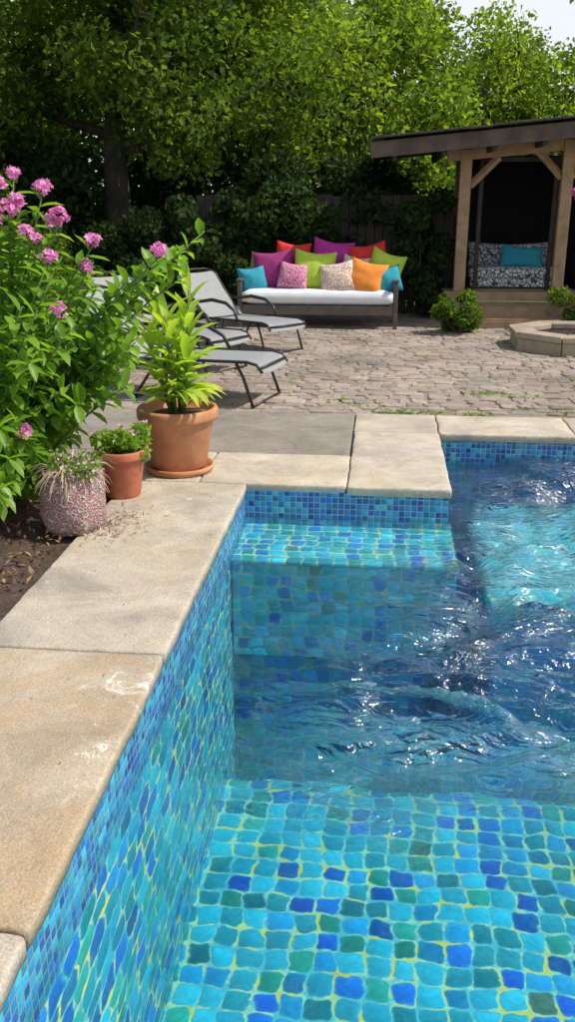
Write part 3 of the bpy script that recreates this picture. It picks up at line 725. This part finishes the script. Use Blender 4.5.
for (c,x,y,z,s,t,r) in PL:
    o=pillow_mesh(s*1.10,s*1.02,.23).build('pillow',CC[c],None,True)
    o.location=(x,y,z); o.rotation_euler=(-t,math.radians(r),random.uniform(-.22,.22))
    tag(o,f'{names[c]} square pillow leaning on the garden sofa','pillow','pillows on the garden sofa')

# ---------------------------------------------------------------- pavilion
pv=empty('garden_pavilion',(2.0,13.6,0),'weathered wooden pavilion with dark sloping roof and open front','pavilion')
def PVp(o): o.parent=pv; o.matrix_parent_inverse=Matrix.Translation((-2.0,-13.6,0)); return o
FZ=.40; SL=.09
mb=MB()
for k in range(14): mb.box((2.5,13.02+.14*k,FZ-.02),(3.3,.132,.04))
mb.box((2.5,12.97,FZ-.06),(3.3,.03,.11)); mb.box((2.5,13.0,FZ-.26),(3.2,.03,.24)); PVp(mb.build('floor',M_woodg,bevel=.004))
def roofz(x): return 2.14+SL*(x+.2)
for (x,y) in((1.06,13.05),(2.39,13.05),(4.0,13.05)):
    h=roofz(x)-FZ-.02
    mb=MB(); mb.box((x,y,FZ+h/2),(.15,.15,h)); PVp(mb.build('post',M_woodg,bevel=.006))
for (x,y) in((1.12,14.7),(4.0,14.7)):
    h=roofz(x)-FZ-.02
    mb=MB(); mb.box((x,y,FZ+h/2),(.14,.12,h)); PVp(mb.build('post',M_woodg,bevel=.006))
mb=MB(); ang=math.atan(SL)
mb.box((2.5,13.05,roofz(2.5)-.08),(3.4,.10,.14),Matrix.Rotation(-ang,3,'Y')); PVp(mb.build('beam',M_woodg,bevel=.005))
for (x,s) in((1.13,1),(2.32,-1),(2.46,1)):
    z0=roofz(x)-.48
    mb=MB(); mb.tube([(x,13.05,z0),(x+s*.36,13.05,z0+.36)],.05,4); PVp(mb.build('brace',M_woodg))
mb=MB(); R=Matrix.Rotation(-ang,3,'Y')
cx=2.35; L=5.1
mb.box((cx,13.75,roofz(cx)+.10),(L,2.9,.12),R); PVp(mb.build('roof',M_roof))
mb=MB()
for k in range(20):
    for q in range(17):
        xx=cx-L/2+.15+q*.30+(.15 if k%2 else 0)
        if xx>cx+L/2: continue
        mb.box((xx,12.27+k*.15+random.uniform(-.012,.012),roofz(xx)+.195+random.uniform(-.004,.010)),(.292,.17,.024),R)
PVp(mb.build('roof_covering',M_roof,bevel=.004))
mb=MB(); mb.box((cx,12.285,roofz(cx)+.055),(L+.02,.035,.19),R); PVp(mb.build('fascia',M_fasc,bevel=.004))
mb=MB(); mb.box((cx-L/2*math.cos(ang)-.01,13.75,roofz(cx-L/2)+.07),(.035,2.9,.19),R); PVp(mb.build('fascia',M_fasc,bevel=.004))
mb=MB()
for k in range(8): mb.box((.1+k*.62,13.7,roofz(.1+k*.62)-.03),(.06,2.75,.12),R)
PVp(mb.build('rafter',M_woodd,bevel=.004))
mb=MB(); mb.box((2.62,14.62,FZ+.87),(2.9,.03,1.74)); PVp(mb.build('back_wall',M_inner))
mb=MB(); mb.box((1.18,14.0,FZ+.87),(.03,1.2,1.74)); PVp(mb.build('shading_side_wall',M_inner))
mb=MB(); mb.box((2.72,13.95,FZ+.87),(.03,1.3,1.74)); PVp(mb.build('shading_side_wall',M_inner))  # wall added to keep the sun out of the interior
mb=MB(); mb.box((1.95,14.0,roofz(1.5)-.14),(1.5,1.3,.03)); PVp(mb.build('shading_ceiling',M_inner))
mb=MB(); mb.box((1.30,13.30,FZ+.85),(.06,.06,1.7)); mb.box((2.30,13.30,FZ+.85),(.06,.06,1.7)); mb.box((1.80,13.30,FZ+1.72),(1.06,.06,.06)); PVp(mb.build('inner_frame',M_woodd,bevel=.004))

bd=empty('daybed',(1.84,13.78,FZ),'low daybed with black and white patterned throw inside the pavilion','daybed')
M_throw=pattern('cloth_throw',(.04,.04,.045),(.68,.68,.66),20,.14,.055)
mb=MB(); mb.box((0,0,.08),(1.18,.6,.12))
for sx in(-1,1):
    for sy in(-1,1): mb.box((sx*.50,sy*.25,.02),(.06,.06,.04))
mb.build('base',M_throw,bd,bevel=.02)
cushion_box(1.24,.66,.18,M_throw,'mattress',bd,(0,0,.21))
o=pillow_mesh(1.20,.42,.2).build('back_cushion',M_throw,bd,True,loc=(0,.26,.42)); o.rotation_euler=(-.2,0,0)
o=pillow_mesh(.60,.32,.18).build('pillow',CC['teal'],None,True); o.location=(1.98,13.68,FZ+.44); o.rotation_euler=(-.3,.06,0)
tag(o,'teal pillow on the patterned daybed','pillow')
e=empty('wooden_step',(1.75,12.55,0),'low wooden deck steps in front of the pavilion','steps')
mb=MB()
for k in range(3): mb.box((0,.06+.12*k,.225),(.95,.112,.03))
mb.box((0,.01,.11),(.91,.025,.20))
for k in range(3): mb.box((.05,-.27+.12*k,.105),(1.1,.112,.03))
mb.box((.05,-.32,.045),(1.06,.025,.09)); mb.build('step_board',M_woodg,e,bevel=.004)

# fire pit
e=empty('fire_pit',(2.25,10.75,0),'low octagonal stone fire pit ring on the cobbled patio','fire pit')
n=8
def PR(r,a,z): return (r*math.cos(a),r*math.sin(a),z)
def ringb(ro,ri,z0,z1,gap):
    mb=MB()
    for k in range(n):
        a0=2*math.pi*(k+.5)/n+gap; a1=2*math.pi*(k+1.5)/n-gap
        mb.add([PR(ro,a0,z0),PR(ro,a1,z0),PR(ri,a1,z0),PR(ri,a0,z0),PR(ro,a0,z1),PR(ro,a1,z1),PR(ri,a1,z1),PR(ri,a0,z1)],[(0,3,2,1),(4,5,6,7),(0,1,5,4),(2,3,7,6),(1,2,6,5),(3,0,4,7)])
    return mb
ringb(.77,.55,-.02,.13,.006).build('ring_wall',M_rock,e,bevel=.010)
ringb(.80,.52,.133,.20,.008).build('cap_stone',M_rock,e,bevel=.010)
mb=MB(); mb.lathe([(.545,.03),(.3,.05),(.02,.06)],n=24,wob=.05); mb.build('ash_bed',M_soil,e,True)

# fence
e=empty('wooden_fence',(0,12.3,0),'dark weathered board fence behind the sofa','fence')
mb=MB()
for k in range(30): mb.box((-2.70+k*.125,1.5+random.uniform(-.008,.008),.83+random.uniform(-.015,.015)),(.115,.022,1.66))
mb.build('fence_board',M_woodd,e,bevel=.003)
mb=MB(); mb.box((-.9,1.53,.4),(3.7,.04,.08)); mb.box((-.9,1.53,1.35),(3.7,.04,.08)); mb.build('fence_rail',M_woodd,e)

# ---------------------------------------------------------------- shrubs and trees
def shrub(loc,r,h,mat,label,n=5000,L=.07,W=.04,name='shrub',k=16):
    e=empty(name,loc,label,'shrub')
    bl=[]
    for i in range(k):
        a=random.uniform(0,6.283); rr=r*math.sqrt(random.random())*.8; z=random.uniform(.15,.9)*h*(1-.35*rr/r)
        bl.append((rr*math.cos(a),rr*math.sin(a),z,r*random.uniform(.25,.42)))
    mb=MB()
    for b_ in bl[:10]: mb.tube([(b_[0]*.1,b_[1]*.1,0),(b_[0]*.6,b_[1]*.6,b_[2]*.5),b_[:3]],[.02,.014,.006],5)
    mb.build('stem',M_bark,e); P_=blob_points(bl,n); P_=P_[P_[:,2]>.0]
    leaf_cloud('foliage',P_,L,W,mat,e); return e
shrub((.98,11.75,0),.34,.60,L_tree,'small leafy shrub by the pavilion steps',3500,.06,.03)
shrub((2.62,12.3,0),.42,.7,L_tree,'small leafy shrub beside the pavilion floor',3500,.06,.03)
shrub((-1.55,13.9,0),1.0,2.6,L_dark,'dense dark evergreen shrub behind the garden sofa',15000,.10,.06,k=34)
shrub((-2.45,13.3,0),.75,2.2,L_dark,'dense dark evergreen shrub covering the end of the fence',12000,.10,.06,k=30)
shrub((-.4,14.4,0),.9,2.7,L_dark,'dense dark evergreen shrub beside the board fence',13000,.10,.06,k=34)
shrub((.62,13.5,0),.5,2.1,L_dark,'climbing ivy mound against the board fence',9000,.08,.06,name='ivy',k=26)
shrub((-3.5,13.4,0),.9,1.7,L_dark,'dark leafy shrub behind the sun loungers',10000,.09,.05,k=24)
shrub((-5.6,14.6,0),1.5,2.9,L_dark,'tall dark shrub at the garden edge',16000,.12,.07,k=40)
shrub((-4.6,12.2,0),1.0,1.4,L_tree,'leafy green shrub behind the sun loungers',8000,.08,.045,k=22)
shrub((-4.0,8.9,0),.8,1.2,L_tree,'leafy green shrub beside the sun loungers',8000,.07,.04,k=22)

def tree(loc,H,trunk_r,crown_r,crown_z,mat,label,n,L=.13,W=.075,nl=9,lean=(0,0),seed=0,blobr=.55,flat=.7):
    random.seed(seed)
    e=empty('tree',loc,label,'tree')
    mb=MB(); tp=[]
    for i in range(9):
        t=i/8; tp.append(Vector((lean[0]*t*t+.10*math.sin(t*5+seed),lean[1]*t*t+.08*math.cos(t*4+seed)-.08,H*.85*t)))
    mb.tube(tp,[trunk_r*(1.25 if i==0 else 1)*(1-.85*(i/8)**1.1)+.01 for i in range(9)],10)
    bl=[]
    for k in range(nl):
        t=crown_z/H/.85*.75+(1-crown_z/H*.85)*k/nl; t=min(.97,t); i=min(7,int(t*8)); b0=tp[i].lerp(tp[i+1],t*8-i)
        a=k*2.39+random.uniform(-.4,.4); rr=crown_r*random.uniform(.6,1)*(1-.45*max(0,t-.5)*2)
        tip=b0+Vector((math.cos(a)*rr,math.sin(a)*rr,random.uniform(.25,1.0)*rr*flat))
        mid=b0.lerp(tip,.5)+Vector((0,0,-.12*rr+random.uniform(-.1,.2)))
        r0=trunk_r*(1-.8*t)*.55
        mb.tube([b0,b0.lerp(mid,.5),mid,mid.lerp(tip,.6),tip],[r0,r0*.8,r0*.6,r0*.35,.01],6)
        for q in(.35,.55,.75,1.0):
            c=b0.lerp(mid,q*2) if q<.5 else mid.lerp(tip,(q-.5)*2)
            for s in range(3):
                off=Vector((random.gauss(0,1),random.gauss(0,1),random.gauss(0,.7)))*crown_r*.17
                c2=c+off; mb.tube([c,c.lerp(c2,.5)+Vector((0,0,.04)),c2],[.025,.015,.006],5)
                bl.append((c2.x,c2.y,c2.z,blobr*random.uniform(.5,1.15)))
    top=tp[-1]
    for s in range(6): bl.append((top.x+random.gauss(0,.5)*crown_r/2.5,top.y+random.gauss(0,.5),top.z+random.uniform(-.2,.6),blobr))
    mb.build('trunk',M_bark,e,True)
    leaf_cloud('crown',blob_points(bl,n),L,W,mat,e,up=.6)
    return e
tree((-4.05,14.6,0),7.0,.24,3.1,3.0,L_tree,'large deciduous tree with thick dark trunk behind the patio',40000,L=.105,W=.068,nl=14,seed=3,blobr=.62)
tree((-8.2,15.2,0),6.5,.2,2.8,2.2,L_tree,'broad deciduous tree at the garden edge',20000,nl=12,seed=5,blobr=.6)
tree((-2.1,17.2,0),6.5,.17,2.6,2.5,L_light,'bright green deciduous tree behind the dark shrubs',30000,L=.11,W=.07,nl=13,seed=8,blobr=.62)
tree((-.1,18.4,0),5.4,.12,2.1,2.0,L_light,'slender bright green tree behind the board fence',22000,L=.11,W=.07,nl=12,seed=12,blobr=.52)
tree((2.3,19.8,0),5.0,.10,2.0,1.4,L_light,'small light green tree behind the pavilion',17000,L=.11,W=.065,nl=13,seed=15,blobr=.50)
tree((5.2,20.2,0),5.6,.12,2.1,1.5,L_light,'small light green tree beyond the pavilion',16000,L=.11,W=.065,nl=13,seed=18,blobr=.48)
tree((-6.3,11.8,0),5.0,.13,1.7,1.8,L_tree,'young deciduous tree beside the loungers',17000,nl=11,seed=22,blobr=.45,L=.09,W=.055)
random.seed(99)
bl=[]
for k in range(250):
    x=random.uniform(-22,22); y=random.uniform(20,26)
    top=6.0 if x<-1 else (4.0 if x<9 else 4.4)
    z=random.uniform(.3,1)**.8*top+random.gauss(0,.25); bl.append((x,y,z,random.uniform(.6,1.3)))
for k in range(60):
    bl.append((random.uniform(-16,-4),random.uniform(19,23),random.uniform(.4,4.5),random.uniform(.8,1.3)))
o=leaf_cloud('far_woods',blob_points(bl,66000),.22,.15,L_tree); o['kind']='stuff'
bl=[]
for k in range(140):
    x=random.uniform(-16,9); bl.append((x,random.uniform(17.5,19),random.uniform(.1,2.4),random.uniform(.5,.95)))
o=leaf_cloud('undergrowth',blob_points(bl,32000),.17,.11,L_dark); o['kind']='stuff'

# weeds among the cobbles
mb=MB()
spots=[(.12,7.12,.16,90),(.4,7.15,.12,40),(.95,7.9,.16,110),(1.2,7.75,.14,60),(-.35,7.55,.14,60),(.6,8.8,.15,30),(.9,12.2,.4,120),(1.5,9.4,.2,30),(-.5,11.8,.5,60),(1.6,7.2,.2,60),(-1.2,7.2,.2,30),(2.0,7.1,.2,60),(1.4,11.2,.25,50),(-.1,7.3,.15,50),(.75,7.1,.1,40)]
for i in range(26): spots.append((random.uniform(-1.5,2.6),random.uniform(7.1,12),.07,random.randint(6,14)))
for (x,y,r,n) in spots:
    for k in range(n):
        px,py=random.gauss(x,r*.6),max(7.05,random.gauss(y,r*.3)); an=random.uniform(0,6.283)
        mb.leaf((px,py,-.012),(math.cos(an)*.7,math.sin(an)*.7,random.uniform(.2,.9)),random.uniform(.03,.075),random.uniform(.008,.018),.8,seg=2)
o=mb.build('weeds',L_weed); o['kind']='stuff'
C=np.stack([RS.uniform(-2.3,-1.5,500),RS.uniform(3.0,4.9,500),RS.uniform(.0,.03,500)],1)
o=leaf_cloud('ground_litter',C,.04,.016,M_leafl,None,up=4,bend=.1); o['kind']='stuff'

e=empty('hanging_vine',(2.37,12.2,2.3),'trailing vine with magenta blossoms hanging from the pavilion roof','vine')
mb=MB(); mb.tube([(0,-.05,.0),(.03,-.05,-.2),(-.02,-.05,-.42),(.02,-.05,-.60)],.006,5); mb.build('stem',M_stem,e)
leaf_cloud('foliage',blob_points([(.06,-.05,-.08*k,.04) for k in range(8)],60),.05,.03,L_tree,e)
o=leaf_cloud('blossom_scatter',blob_points([(.00,-.05,-.60,.07),(.05,-.05,-.66,.06)],220),.05,.04,F_mag,e); o['kind']='stuff'

# ---------------------------------------------------------------- light, world, camera
d=Vector((.70,-.02,.92)).normalized()
sun=bpy.data.lights.new('sun','SUN'); sun.energy=4.7; sun.angle=math.radians(.5); sun.color=(1,.95,.86)
try: sun.cycles.use_multiple_importance_sampling=False
except Exception: pass
so=bpy.data.objects.new('sun',sun); col.objects.link(so); so.rotation_euler=d.to_track_quat('Z','Y').to_euler(); so.location=(10,0,15)
w=bpy.data.worlds.new('World'); scene.world=w; w.use_nodes=True; nt=w.node_tree
bg=nt.nodes['Background']; sky=nt.nodes.new('ShaderNodeTexSky'); sky.sky_type='NISHITA'; sky.sun_disc=False
sky.sun_elevation=math.asin(d.z); sky.sun_rotation=math.atan2(d.x,d.y); sky.dust_density=2.0; sky.air_density=1.0
tc=nt.nodes.new('ShaderNodeTexCoord'); sx=nt.nodes.new('ShaderNodeSeparateXYZ'); nt.links.new(tc.outputs['Generated'],sx.inputs[0])
hz=maprange(nt,sx.outputs[2],.20,.60,.95,.0)
cl=ramp_(nt,noise_(nt,3.0,6,.6,tc.outputs['Generated'],.6),[(.50,g(0)),(.64,g(1))])
hz2=math_(nt,'MAXIMUM',hz,math_(nt,'MULTIPLY',cl,.75),clamp=True)
nt.links.new(mix_(nt,hz2,sky.outputs[0],(6.2,6.5,6.8)),bg.inputs[0]); bg.inputs[1].default_value=.148
cam=bpy.data.cameras.new('camera'); co=bpy.data.objects.new('camera',cam); col.objects.link(co)
co.location=(0,0,1.6); co.rotation_euler=(math.radians(90-19.06),0,math.radians(5.85))
cam.sensor_fit='VERTICAL'; cam.sensor_height=36; cam.sensor_width=36; cam.lens=900/1022*36; cam.clip_start=.05; cam.clip_end=600
scene.camera=co
